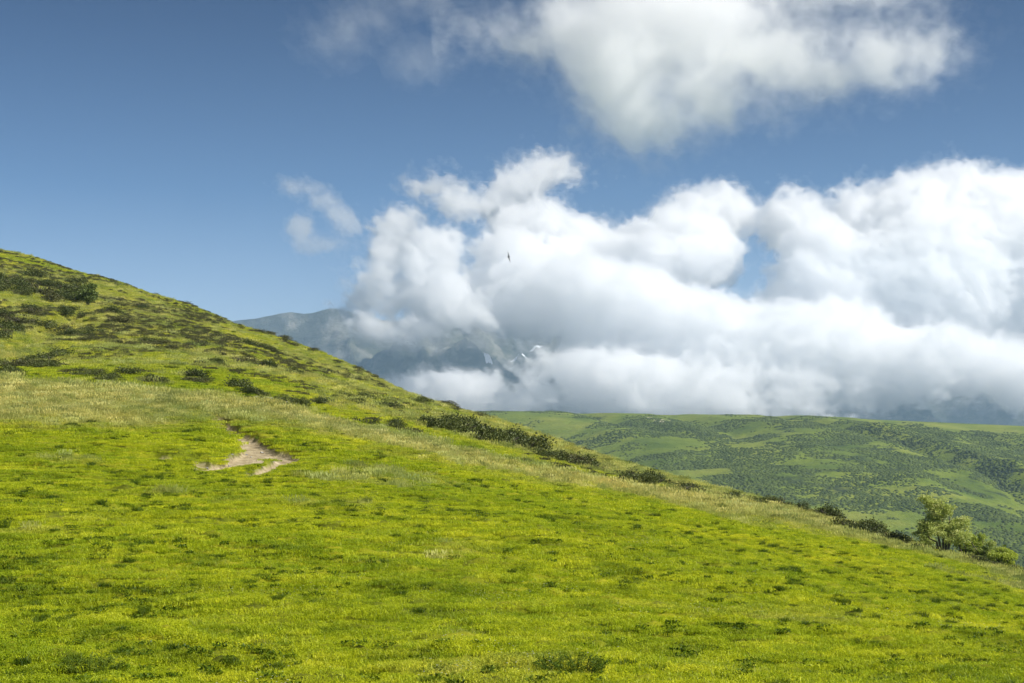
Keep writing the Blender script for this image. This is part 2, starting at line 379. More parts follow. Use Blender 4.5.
HEAT = [shrub_mesh('heather_foliage', 200+k, m_heath, 1400, .028, .32) for k in range(4)]
TWIG = [twig_mesh('shrub_stems', 300+k) for k in range(2)]
def place_shrub(px, py, w, label, group, kind='dark', name='shrub', hs=1.0, xy=None):
    x, y = project(px, py) if xy is None else xy
    e = link(name, None); e.empty_display_size = .3
    e.location = (x, y, h1(x, y)-.04*w); e.rotation_euler = (0, 0, rnd.uniform(0, 6.28)); s = w/1.5
    s *= 1.4 if y > 75 else 1.15; hs *= .85
    if px > 420: hs *= rnd.uniform(.8, 1.35)
    e.scale = (s*rnd.uniform(.9, 1.15), s*rnd.uniform(.85, 1.1), s*hs*rnd.uniform(.85, 1.25))
    f = link('foliage', rnd.choice(DARK if kind == 'dark' else HEAT), e)
    if w > 1.6 or y < 90: link('stems', rnd.choice(TWIG), e)
    tag(e, label, 'shrub', group); return e
def nth(k, where, kind=None):
    suf = 'th' if 10 <= k % 100 <= 20 else {1: 'st', 2: 'nd', 3: 'rd'}.get(k % 10, 'th')
    what = {'heath': 'brown heathery shrub', 'dark': 'dark green shrub', None: 'heather shrub'}[kind]
    return f'{what}, {k}{suf} from the left {where}'
# fields of shrubs: (polyline in bearings/rows, spread, count, width range, heather share, label, group)
def field(x0, y0, x1, y1, n, w, share, label, group, jy=None, hs=1.0):
    for k, f in enumerate(sorted(rnd.random() for _ in range(n))):
        px = x0+(x1-x0)*f; py = y0+(y1-y0)*f+rnd.uniform(-1, 1)*(jy if jy is not None else 3)
        kind = 'heath' if rnd.random() < share else 'dark'
        place_shrub(px, py, rnd.uniform(*w), nth(k+1, label, kind), group, kind, hs=hs)
field(-12, 285, 52, 292, 24, (2.2, 4.5), .35, 'in the high patch at the left edge', 'shrubs high on the left hillside', 11)
field(36, 282, 80, 290, 7, (2.5, 4.0), .1, 'in the clump above the round tree', 'dark clump above the round tree', 6)
field(60, 296, 78, 303, 5, (2.5, 4), .1, 'in the clump touching the round tree', 'shrubs beside the round tree', 4)
field(-8, 328, 62, 320, 20, (1.8, 3.6), .55, 'in the patch above the slanting track', 'shrubs above the slanting track', 9)
field(66, 318, 125, 326, 13, (1.8, 3.2), .6, 'on the hump right of the track', 'shrubs on the hump', 6)
field(48, 332, 96, 331, 8, (1.3, 2.4), .5, 'between the slanting track and the dark bank', 'shrubs between track and bank', 3)
field(8, 362, 92, 344, 18, (1.6, 2.8), .0, 'along the dark hillside bank', 'shrubs along the dark bank', 3)
field(-10, 378, 62, 368, 14, (1.2, 2.2), .2, "in the row at the hill's foot", 'shrub row at the foot of the hill', 4)
field(62, 376, 128, 383, 9, (.9, 1.7), .2, 'in the thin row behind the pale brow', 'thin row behind the brow', 2)
field(130, 378, 208, 386, 12, (1.0, 1.9), .3, 'in the line left of the lone bush', 'line of shrubs left of the round bush', 4)
field(128, 346, 205, 349, 8, (1.1, 2.2), .5, 'in the thin strip across the hillside', 'thin strip across the hillside', 2.5)
field(98, 303, 160, 316, 8, (1.5, 2.8), .7, 'on open grass right of the round tree', 'brown shrubs right of the round tree', 5)
field(180, 326, 232, 345, 9, (1.3, 2.6), .6, 'in the loose group below the skyline', 'brown shrubs below the skyline', 4)
field(196, 366, 234, 371, 5, (1.1, 2), .4, 'in the group uphill of the lone bush', 'shrubs uphill of the round bush', 2.5)
field(232, 362, 308, 376, 12, (1.2, 2.4), .6, 'in the group right of the lone bush', 'heathery shrubs right of the round bush', 5)
field(246, 345, 276, 355, 5, (1.5, 2.6), .5, 'under the skyline by the far peak', 'shrubs under the skyline', 3)
field(248, 398, 340, 406, 14, (.8, 1.6), .3, 'among the grey stones above the path', 'shrubs among the stones', 4)
field(318, 373, 350, 379, 4, (1.2, 2), .4, 'in the small group under the crest', 'small shrubs under the crest', 2)
field(335, 398, 394, 409, 10, (.9, 1.8), .3, 'in the loose line below the crest', 'loose line below the crest', 4)
field(364, 420, 418, 429, 8, (1.0, 1.9), .5, 'in the low patch above pale grass', 'low patch above the pale grass', 3)
field(404, 402, 428, 406, 3, (1.1, 1.7), .4, 'by the crest above the big patch', 'shrubs by the crest', 2)
field(428, 424, 525, 446, 34, (1.4, 2.6), .15, 'in the big patch below the far ridge', 'big dark patch', 6)
field(524, 452, 598, 470, 20, (1.3, 2.3), .3, 'in the second patch down the rim', 'second patch on the rim', 3.5)
field(606, 481, 694, 492, 20, (1.1, 2.0), .3, 'in the third patch down the rim', 'third patch on the rim', 3)
field(690, 491, 780, 508, 15, (1.0, 1.8), .4, 'in the thin fringe along the rim', 'thin fringe on the rim', 2)
field(776, 509, 840, 524, 12, (1.0, 1.9), .2, 'before the gap in the rim shrubs', 'rim shrubs before the gap', 1.5, 1.2)
field(846, 532, 905, 544, 14, (1.1, 2.0), .15, 'in the dense clump before the pale tree', 'dense clump left of the pale tree', 1.5, 1.3)
field(905, 549, 1020, 574, 13, (.6, 1.1), .4, 'at the foot of the pale tree', 'shrubs under the pale tree', 1.5, 1.15)
# heather fringe on the crest line itself
for k, f in enumerate(sorted(rnd.random() for _ in range(46))):
    px = 150+f*340; ys = np.exp(np.linspace(math.log(60), math.log(330), 500)); v = HY-F*near_base((px-512)/F*ys, ys)/ys; j = int(np.argmin(v))
    yy = ys[j]*rnd.uniform(.93, 1.02)
    place_shrub(0, 0, rnd.uniform(1.2, 2.6), nth(k+1, 'in the fringe along the skyline'), 'skyline fringe', 'heath', hs=1.0, xy=((px-512)/F*yy, yy))
e = place_shrub(238, 390, 1.75, 'lone rounded dark bush standing in grass above the start of the dirt path', None, 'dark', 'bush', 1.25)

# ---------------------------------------------------------------- trees and pale bushes
def tree(name, x, y, h, lumps, trunks, mleaf, nleaf, leaf, label, cat, group=None, seed=1):
    rs = np.random.default_rng(seed); e = link(name, None); e.location = (x, y, h1(x, y)-.05)
    V, Q = join([tube(p, r) for p, r in trunks]); link('trunk', np_mesh('trunk', V, Q, mat=m_bark), e)
    V, Q = leaf_quads(lump_points(lumps, nleaf, rs, .7), leaf, rs); link('crown', np_mesh('crown', V, Q, mat=mleaf, smooth=False), e)
    tag(e, label, cat, group); return e
def mk_lumps(spec, n, rs, s):
    out = []
    for cx, cz, rx, rz in spec:
        for k in range(n):
            a = rs.uniform(0, 6.28); r = rs.uniform(.1, .9)
            out.append((cx+math.cos(a)*rx*r, rs.uniform(-.6, .6)*rx, cz+math.sin(a)*rz*r, s*rs.uniform(.5, 1.1), s*rs.uniform(.5, 1.1), s*rs.uniform(.35, .75)))
    return out
rs = np.random.default_rng(5)
x, y = project(944, 555)
tr = []
for dx, top in ((-.55, 2.6), (-.1, 3.0), (.3, 2.3), (.7, 1.8), (-.9, 1.5)):
    tr.append(([(dx*.2, 0, -.2), (dx*.45, .1*dx, .7), (dx*.9, .2*dx, top*.6), (dx*1.2, .1, top)], [.07, .055, .035, .012]))
tree('small_tree', x, y, 3.2, mk_lumps([(-.65, 2.75, .5, .38), (.1, 2.3, .65, .5), (-.9, 1.5, .4, .5), (.9, 1.7, .55, .35), (.3, 1.2, .8, .5), (-.4, 2.1, .5, .6), (-.1, 1.4, 1.0, .6), (.8, 1.0, .8, .6)], 13, rs, .4), tr, m_light, 13000, .05,
     'pale green open-crowned small tree on the rim of the meadow against the far slope', 'tree', seed=11)
for px, py, w, h, m_, lab in [(966, 558, 2.2, 1.9, m_yel, 'bright yellow-green bush touching the right side of the pale tree'),
                              (985, 564, 2.0, 1.5, m_light, 'pale green bush, second to the right of the pale tree'),
                              (1003, 570, 1.7, 1.0, m_yel, 'low yellowish bush where the rim runs out near the right edge'),
                              (925, 549, 1.1, 1.5, m_light, 'narrow pale bush tucked under the left side of the pale tree')]:
    x, y = project(px, py); tr = [([(0, 0, -.2), (dx*.4, 0, h*.4), (dx, .1, h*.9)], [.04, .03, .01]) for dx in (-w*.4, -.1, w*.3)]
    tree('leafy_bush', x, y, h, mk_lumps([(0, h*.5, w*.55, h*.45)], 26, rs, .3), tr, m_, 8000, .042, lab, 'bush', 'pale bushes on the rim', seed=int(px))
x, y = project(88, 305); tr = [([(0, 0, -.2), (dx*.4, 0, 1.2), (dx, .1, 2.4)], [.12, .09, .03]) for dx in (-.7, 0, .6)]
tree('round_tree', x, y, 4, mk_lumps([(0, 1.7, 1.3, 1.2)], 16, rs, .8), tr, leafy('mid_green_leaves', greens([(.3, (.07, .11, .02)), (.7, (.17, .22, .04))]), .3), 3200, .12,
     'small round green tree alone among dark shrubs high on the left hillside', 'tree', seed=21)
x, y = project(1004, 566); tr = [([(0, 0, -.1), (.05, 0, .5), (dx, 0, 1.05)], [.025, .02, .008]) for dx in (-.25, 0.05, .3)]
tree('sapling', x, y, 1, mk_lumps([(0, .95, .3, .2)], 6, rs, .14), tr, m_herb, 420, .05, 'thin dark sapling poking up at the right end of the pale bushes', 'sapling', seed=31)

# ---------------------------------------------------------------- scrub on the far slope (far-off mass)
def far_scrub():
    rs = np.random.default_rng(9); n = 170000
    yy = rs.uniform(800, 1600, n); xx = (rs.uniform(430, 1250, n)-512)/F*yy
    f = scrub_field(xx, yy)+.45*fbm(xx, yy, 26, 4, 63)
    k = f+.3*(rs.random(len(f))-.5) > .09; xx, yy = xx[k], yy[k]
    k = rs.random(len(xx)) < .9; xx, yy = xx[k], yy[k]; z = height(xx, yy)
    V = []; n = len(xx); r = rs.uniform(.6, 1.9, n); h = r*rs.uniform(.25, .6, n)
    a = np.arange(6)/6*2*math.pi
    ja = rs.uniform(.7, 1.25, (n, 6)); off = rs.uniform(0, 1, n)[:, None]
    ring0 = np.stack([xx[:, None]+np.cos(a+off)*r[:, None]*ja, yy[:, None]+np.sin(a+off)*r[:, None]*ja, np.repeat((z-.6)[:, None], 6, 1)], -1)
    ring1 = np.stack([xx[:, None]+np.cos(a+off)*r[:, None]*.72*ja, yy[:, None]+np.sin(a+off)*r[:, None]*.72*ja, (z+h*.75)[:, None]*np.ones(6)+rs.uniform(-.2, .2, (n, 6))], -1)
    topv = np.stack([xx, yy, z+h*1.05], -1)[:, None, :]
    V = np.concatenate([ring0, ring1, topv], 1).reshape(-1, 3); b = np.arange(n)[:, None]*13
    Q = np.stack([np.stack([b[:, 0]+j, b[:, 0]+(j+1) % 6, b[:, 0]+6+(j+1) % 6, b[:, 0]+6+j], -1) for j in range(6)], 1).reshape(-1, 4)
    T = np.stack([np.stack([b[:, 0]+6+j, b[:, 0]+6+(j+1) % 6, b[:, 0]+12], -1) for j in range(6)], 1).reshape(-1, 3)
    m, t, o = mat('far_scrub'); diffuse(t, o, ramp(t, nz(t, .05, 6), [(.3, (.035, .055, .012)), (.7, (.085, .115, .025))]))
    tag(link('scrub', np_mesh('scrub', V, Q, T, m, True)), 'dark low scrub covering the far green slope in broken patches', 'scrub', kind='stuff')
far_scrub()

# ---------------------------------------------------------------- stones
def rock_mesh(seed):
    import bmesh
    r = random.Random(seed); bm = bmesh.new(); bmesh.ops.create_icosphere(bm, subdivisions=3, radius=.5)
    cuts = [(Vector((r.gauss(0, 1), r.gauss(0, 1), r.gauss(0, 1))).normalized(), r.uniform(.26, .42)) for _ in range(9)]
    for v in bm.verts:
        for n, d in cuts:
            k = v.co.dot(n)-d
            if k > 0: v.co -= n*k
        v.co.z *= .65
    me = bpy.data.meshes.new('stone'); bm.to_mesh(me); bm.free(); me.materials.append(m_rock); return me
ROCK = [rock_mesh(k) for k in range(3)]
def stone(px, py, s, label, group=None):
    x, y = project(px, py); o = link('stone', rnd.choice(ROCK)); o.location = (x, y, h1(x, y)+s*.08); o.scale = (s*rnd.uniform(.9, 1.4), s, s*rnd.uniform(.7, 1.1)); o.rotation_euler = (rnd.uniform(-.3, .3), 0, rnd.uniform(0, 6.28))
    tag(o, label, 'stone', group)
stone(256, 397, .5, 'grey stone under the lone round bush, left end of the stones')
stone(267, 401, .8, 'grey stone among the dark shrubs, right of the lone round bush')
stone(284, 404, .6, 'grey stone in the shrubs above the pale grass, centre one')
stone(296, 404, .45, 'grey stone in the shrubs, right end of the stones')
stone(4, 366, .8, 'grey boulder on the dark bank at the left edge')
stone(72, 290, 1.9, 'grey boulder in the dark clump uphill of the round tree')
stone(420, 560, .13, 'small stone lying in the bare earth scrape in the middle of the meadow')
stone(895, 641, .10, 'small stone in the grass below the scrape at the right')
stone(117, 529, .16, 'brown-grey stone in the grass at the left of the meadow')
for k, (px, py) in enumerate(sorted(((195, 466), (207, 463), (232, 452), (246, 446), (229, 457), (240, 459), (262, 444), (251, 449), (219, 466), (273, 455)))):
    stone(px, py, rnd.uniform(.08, .16), nth(k+1, 'on the dirt path').replace('heather shrub', 'small loose stone'), 'loose stones on the path')

# ---------------------------------------------------------------- foreground herbs
def herb(px, py, w, h, n, label, name='leafy_herb', m=None):
    x, y = project(px, py); rs = np.random.default_rng(int(px)); e = link(name, None); e.location = (x, y, h1(x, y)-.02)
    st = []; P = []
    for k in range(n):
        a = rs.uniform(0, 6.28); r = w*.5*math.sqrt(rs.random()); hh = h*rs.uniform(.55, 1.1)*(1-.5*(r/(w*.5))**2)
        bx, by = math.cos(a)*r*.7, math.sin(a)*r*.7; tx, ty = math.cos(a)*r*1.1, math.sin(a)*r*1.1
        st.append(tube([(bx, by, 0), ((bx+tx)/2, (by+ty)/2, hh*.5), (tx, ty, hh)], [.004, .003, .0015], 4))
        for f in np.linspace(.15, 1, 11):
            for q_ in range(4): P.append((bx+(tx-bx)*f+rs.normal()*.018, by+(ty-by)*f+rs.normal()*.018, hh*f))
    V, Q = join(st); link('stems', np_mesh('stems', V, Q, mat=m_herb), e)
    V, Q = leaf_quads(np.array(P), .013, rs, .4, .4); link('leaves', np_mesh('leaves', V, Q, mat=m or m_herb, smooth=False), e)
    tag(e, label, 'plant')
herb(575, 682, .78, .17, 85, 'wide clump of leafy dark green herbs at the bottom edge, centre')
herb(92, 679, .62, .19, 60, 'dark leafy herb clump in the grass at the bottom left')
herb(845, 679, .24, .12, 22, 'small dark herb clump near the bottom edge, right of centre')
herb(8, 580, .34, .13, 26, 'dark grassy herb clump cut by the left edge of the meadow')
herb(300, 610, .3, .09, 20, 'small dark herb tuft left of the meadow middle, above the wide clump')

# ---------------------------------------------------------------- grass (nobody could count it)
def blades(n, r, hmin, hmax, wid, rs, lean=.4, heads=0.0):
    a = rs.uniform(0, 6.28, n); rr = r*np.sqrt(rs.random(n)); bx, by = rr*np.cos(a), rr*np.sin(a)
    h = rs.uniform(hmin, hmax, n); la = rs.uniform(0, 6.28, n); ln = h*lean*rs.uniform(.3, 1.5, n)
    dx, dy = np.cos(la)*ln, np.sin(la)*ln; wa = rs.uniform(0, 6.28, n); wx, wy = np.cos(wa)*wid/2, np.sin(wa)*wid/2
    b0 = np.stack([bx-wx, by-wy, np.full(n, -.02)], -1); b1 = np.stack([bx+wx, by+wy, np.full(n, -.02)], -1)
    m0 = np.stack([bx+dx*.35-wx*.8, by+dy*.35-wy*.8, h*.6], -1); m1 = np.stack([bx+dx*.35+wx*.8, by+dy*.35+wy*.8, h*.6], -1)
    tp = np.stack([bx+dx, by+dy, h*.95], -1)
    V = np.stack([b0, b1, m1, m0, tp], 1).reshape(-1, 3); b = np.arange(n)*5
    Q = np.stack([b, b+1, b+2, b+3], -1); T = np.stack([b+3, b+2, b+4], -1)
    if heads:
        k = rs.random(n) < heads; tpk = tp[k]; m = len(tpk); s = .011
        hv = np.stack([tpk+[-s, 0, -.01], tpk+[0, s, .03], tpk+[s, 0, -.01], tpk+[0, -s, -.06]], 1).reshape(-1, 3); Q = np.concatenate([Q, len(V)+np.arange(4*m).reshape(-1, 4)]); V = np.concatenate([V, hv])
    return V, Q, T
def gmat(name, stops, strawstops, trans):
    def f(t):
        c = ramp(t, nz(t, .8, 5, .62), stops); s2 = ramp(t, nz(t, 1.5, 3), strawstops)
        c = mix(t, attrn(t, 'straw', 'INSTANCER'), c, s2)
        c = mix(t, 1.0, c, ramp(t, nz(t, 11, 3, .7), [(.32, (.62, .68, .65)), (.5, (1, 1, 1)), (.66, (1.25, 1.22, 1.6))]), 'MULTIPLY')
        c = mix(t, 1.0, c, ramp(t, rand(t), [(0, (.72, .8, .8)), (1, (1.25, 1.15, 1.1))]), 'MULTIPLY')
        return mix(t, 1.0, c, ramp(t, nz(t, .13, 3), [(.35, (.78, .86, .8)), (.65, (1.12, 1.08, 1.0))]), 'MULTIPLY')
    return leafy(name, f, trans, .04)
ST = [(.3, (.42, .43, .08)), (.7, (.62, .58, .19))]
m_turf = gmat('turf_blades', [(.30, (.24, .31, .012)), (.5, (.46, .53, .017)), (.74, (.63, .66, .04))], ST, .5)
m_tuft = gmat('tuft_blades', [(.3, (.05, .10, .006)), (.7, (.16, .22, .008))], [(.3, (.07, .09, .02)), (.7, (.12, .13, .03))], .35)
m_straw = gmat('seed_grass', [(.3, (.34, .40, .07)), (.7, (.52, .54, .14))], [(.3, (.44, .45, .11)), (.7, (.66, .62, .24))], .5)
def flowm(name, c):
    return leafy(name, lambda t: mix(t, rand(t), c, tuple(v*.7 for v in c)), .3)
rsg = np.random.default_rng(77)
def turf():
    V, Q, T = blades(150, .26, .01, .045, .008, rsg, 1.6)
    n = 190; a = rsg.uniform(0, 6.28, n); r = .26*np.sqrt(rsg.random(n)); k = .6+.4*np.sin(a*3+r*20)
    P = np.stack([r*np.cos(a), r*np.sin(a), rsg.uniform(.004, .034, n)*k], -1); v, q = leaf_quads(P, .011, rsg, .6, 1.0)
    return np.concatenate([V, v]), np.concatenate([Q, q+len(V)]), T
lib = bpy.data.collections.new('grass_library')
def libobj(name, V, Q, T, m):
    o = bpy.data.objects.new(name, np_mesh(name, V, Q, T, m, True)); return o
KINDS = {'turf': [libobj('turf', *turf(), m_turf) for _ in range(5)],
         'tuft': [libobj('tuft', *blades(150, .10, .03, .10, .007, rsg, 1.0), m_tuft) for _ in range(3)],
         'long': [libobj('long', *blades(110, .26, .08, .22, .006, rsg, .6, .35), m_straw) for _ in range(3)]}
def flower_mesh(n, col, seed):
    V, Q, T = [], [], []; r = np.random.default_rng(seed)
    P = np.stack([r.normal(size=n)*.18, r.normal(size=n)*.18, r.uniform(.05, .09, n)], -1)
    s = .008; a = np.arange(6)/6*2*math.pi
    V = (P[:, None, :]+np.stack([np.cos(a)*s, np.sin(a)*s, np.zeros(6)+.002], -1)[None]).reshape(-1, 3)
    b = np.arange(n)*6; Q = np.concatenate([np.stack([b, b+1, b+2, b+3], -1), np.stack([b, b+3, b+4, b+5], -1)])
    return V, Q, None, col
def rosette():
    n = 46; a = rsg.uniform(0, 6.28, n); r = .08*np.sqrt(rsg.random(n)); return (*leaf_quads(np.stack([r*np.cos(a), r*np.sin(a), rsg.uniform(.01, .05, n)], -1), .02, rsg, .5, .8), None)
KINDS['weed'] = [libobj('weed', *rosette(), m_tuft) for _ in range(3)]
KINDS['dry'] = [libobj('dry', *blades(16, .3, .02, .07, .0032, rsg, 1.3), m_straw) for _ in range(3)]
KINDS['flower'] = [libobj('flower', *flower_mesh(9, flowm('yellow_petals', (.75, .6, .03)), 1)), libobj('flower', *flower_mesh(7, flowm('white_petals', (.75, .75, .7)), 2))]
def scatter(name, P, rot, scl, straw, objs, label, cat):
    me = bpy.data.meshes.new(name); me.vertices.add(len(P)); me.vertices.foreach_set('co', np.asarray(P, np.float32).ravel())
    attr(me, 'rz', rot); attr(me, 'scl', scl); attr(me, 'straw', straw); attr(me, 'pick', rsg.integers(0, len(objs), len(P)))
    ng = bpy.data.node_groups.new(name, 'GeometryNodeTree'); ng.interface.new_socket('Geometry', in_out='INPUT', socket_type='NodeSocketGeometry'); ng.interface.new_socket('Geometry', in_out='OUTPUT', socket_type='NodeSocketGeometry')
    N = ng.nodes.new; K = ng.links.new; gi = N('NodeGroupInput'); go = N('NodeGroupOutput'); iop = N('GeometryNodeInstanceOnPoints')
    def na(nm, typ='FLOAT'):
        n = N('GeometryNodeInputNamedAttribute'); n.data_type = typ; n.inputs[0].default_value = nm; return n.outputs[0]
    gj = N('GeometryNodeGeometryToInstance')
    for ob in reversed(objs):
        oi = N('GeometryNodeObjectInfo'); oi.inputs['Object'].default_value = ob; K(oi.outputs['Geometry'], gj.inputs[0])
    K(gi.outputs[0], iop.inputs['Points']); K(gj.outputs[0], iop.inputs['Instance']); iop.inputs['Pick Instance'].default_value = True
    f2i = N('FunctionNodeFloatToInt'); K(na('pick'), f2i.inputs[0]); K(f2i.outputs[0], iop.inputs['Instance Index'])
    cx = N('ShaderNodeCombineXYZ'); K(na('rz'), cx.inputs[2]); K(cx.outputs[0], iop.inputs['Rotation']); K(na('scl'), iop.inputs['Scale'])
    K(iop.outputs[0], go.inputs[0])
    o = link(name, me); md = o.modifiers.new('scatter', 'NODES'); md.node_group = ng
    tag(o, label, cat, kind='stuff'); return o
def sample(y0, y1, dens, marg=330):
    n = int(dens*.5*(y1**2-y0**2)*(1024+2*marg)/F); y = np.sqrt(rsg.uniform(y0**2, y1**2, n)); px = rsg.uniform(-marg, 1024+marg, n)
    x = (px-512)/F*y; return x, y
def crest_ok(x, y):                             # keep to the near side of the rim and the first metres beyond it
    px = 512+F*x/y; tab = np.linspace(-200, 1300, 151); ys = np.exp(np.linspace(math.log(40), math.log(330), 300)); cr = []
    for p_ in tab: cr.append(ys[int(np.argmin(HY-F*near_base((p_-512)/F*ys, ys)/ys))])
    return y < np.interp(px, tab, cr)*1.07
def build(name, bands, keep, objs, label, cat, smul=1.0):
    X, Y, S = [], [], []
    for y0, y1, d, s in bands:
        x, y = sample(y0, y1, d); X.append(x); Y.append(y); S.append(np.full(len(x), s))
    X, Y, S = map(np.concatenate, (X, Y, S)); k = crest_ok(X, Y) & (dirt_mask(X, Y) < .35); X, Y, S = X[k], Y[k], S[k]
    st_ = straw_mask(X, Y); k = keep(X, Y, st_); X, Y, S, st_ = X[k], Y[k], S[k], st_[k]
    Z = height(X, Y); n = len(X); print(name, n)
    return scatter(name, np.stack([X, Y, Z], -1), rsg.uniform(0, 6.28, n), S*smul*rsg.uniform(.75, 1.3, n), st_, objs, label, cat)
build('grass', [(11, 24, 40, .85), (24, 45, 24, 1.0), (45, 80, 9, 1.5), (80, 280, 2.6, 2.4)], lambda x, y, s: rsg.random(len(x)) > s*.45, KINDS['turf'], 'short bright yellow-green turf covering the whole meadow and hillside', 'grass')
build('heather', [(62, 110, 2.2, .55), (110, 280, 1.0, .9)], lambda x, y, s: (fbm(x*.7+.4*y, y*.8, 9, 5, 121, .6)+.5*fbm(x, y, 40, 2, 123) > .07+.10*(y < 90)) & (np.min([seg_dist(x, y, tr) for tr in LEDGES], 0) > 1) & (seg_dist(x, y, BROW) > -2), [bpy.data.objects.new('heather_mat', m_) for m_ in HEAT], 'low mats of heather and bilberry streaking the upper hillside', 'heather')
build('dark_tufts', [(11, 24, 9, .8), (24, 45, 5.0, 1.0), (45, 80, 1.6, 1.4), (80, 280, .5, 2.2)], lambda x, y, s: (fbm(x, y, .8, 3, 91)+.4*fbm(x, y, 9, 2, 92) > .17+.25*s) & (rsg.random(len(x)) < .8), KINDS['tuft'], 'darker green grass tufts dotted thickly over the meadow', 'grass')
build('long_grass', [(22, 30, 6, .8), (30, 60, 11, 1.0), (60, 110, 7, 1.35), (110, 280, 2.0, 1.5)], lambda x, y, s: rsg.random(len(x)) < np.clip(s*1.2-.25, 0, 1), KINDS['long'], 'pale straw-coloured seeding grass along the brow and the rim of the meadow', 'grass')
build('broadleaf_weeds', [(11, 26, 7, 1), (26, 55, 3, 1.1)], lambda x, y, s: fbm(x, y, 1.6, 3, 99) > .02, KINDS['weed'], 'small broad-leaved weeds growing among the short turf', 'weeds')
build('dry_stems', [(11, 26, 8, 1), (26, 60, 4, 1.1)], lambda x, y, s: fbm(x, y, 2.2, 3, 97) > -.12, KINDS['dry'], 'sparse pale dry stems standing in the turf', 'grass')
build('meadow_flowers', [(11, 26, 2.2, 1), (26, 42, 1.2, 1.2)], lambda x, y, s: fbm(x, y, 3, 3, 95) > .12, KINDS['flower'], 'tiny yellow and white flowers speckled through the turf', 'flowers')

# ---------------------------------------------------------------- bird
def bird():
    import bmesh
    m, t, o = mat('dark_plumage'); diffuse(t, o, ramp(t, nz(t, 8, 3), [(.3, (.012, .010, .008)), (.7, (.035, .028, .02))]))
    y = 150.; x = (508.5-512)/F*y; z = (HY-257)/F*y
    e = link('bird', None); e.location = (x, y, z); e.rotation_euler = (math.radians(8), math.radians(76), math.radians(25))
    # body along local y, wings along local x
    ys = [-.30, -.24, -.12, .02, .14, .22, .27, .32]; rr = [.012, .04, .065, .075, .055, .04, .038, .008]
    V, Q = tube([(0, b, 0) for b in ys], rr, 10); link('body', np_mesh('body', V, Q, mat=m), e)
    for s in (-1, 1):
        pts = [(.03, .10, -.12), (.20, .17, -.12), (.38, .15, -.08), (.52, .07, -.05), (.62, -.03, -.10)]
        V = []; 
        for k, (u, le, te) in enumerate(pts):
            zz = .02+.06*u+.05*u*u
            V += [(s*u, le, zz+.008), (s*u, (le+te)/2, zz+.014), (s*u, te, zz), (s*u, (le+te)/2, zz-.004)]
        Q = [(k*4+j, k*4+(j+1) % 4, k*4+4+(j+1) % 4, k*4+4+j) for k in range(4) for j in range(4)]
        link('wing', np_mesh('wing', V, Q, mat=m), e)
    V = [(-.03, -.26, .01), (.03, -.26, .01), (.09, -.46, .0), (-.09, -.46, .0), (-.03, -.26, -.01), (.03, -.26, -.01), (.09, -.46, -.008), (-.09, -.46, -.008)]
    link('tail', np_mesh('tail', V, [(0, 1, 2, 3), (7, 6, 5, 4), (0, 4, 5, 1), (1, 5, 6, 2), (2, 6, 7, 3), (3, 7, 4, 0)], mat=m, smooth=False), e)
    tag(e, 'dark bird banking steeply in flight in front of the white cloud', 'bird')
bird()

# ---------------------------------------------------------------- clouds: closed billowing bodies of even mist
def gnoise(shape, cell, rs):
    """smooth lattice noise on a grid, -1..1; cell = lattice spacing in voxels per axis"""
    full = shape; nx, ny, nz_ = shape; shape = (nx+int(.55*nz_)+int(.45*ny)+3, ny+int(.6*nz_)+3, nz_)
    out = rs.uniform(-1, 1, [int(s/c)+3 for s, c in zip(shape, cell)]).astype(np.float32)
    for ax in range(3):
        p = np.arange(shape[ax])/cell[ax]; i0 = p.astype(int); f = (p-i0); f = (f*f*(3-2*f)).astype(np.float32)
        a = np.take(out, i0, ax); b = np.take(out, i0+1, ax); sh = [1, 1, 1]; sh[ax] = -1; out = a+(b-a)*f.reshape(sh)
    j = np.arange(ny)[None, :, None]; k = np.arange(nz_)[None, None, :]      # sheared, so that no edge of the lattice lines up
    return out[np.arange(nx)[:, None, None]+(.55*k+.45*j).astype(int), j+(.6*k).astype(int), k]
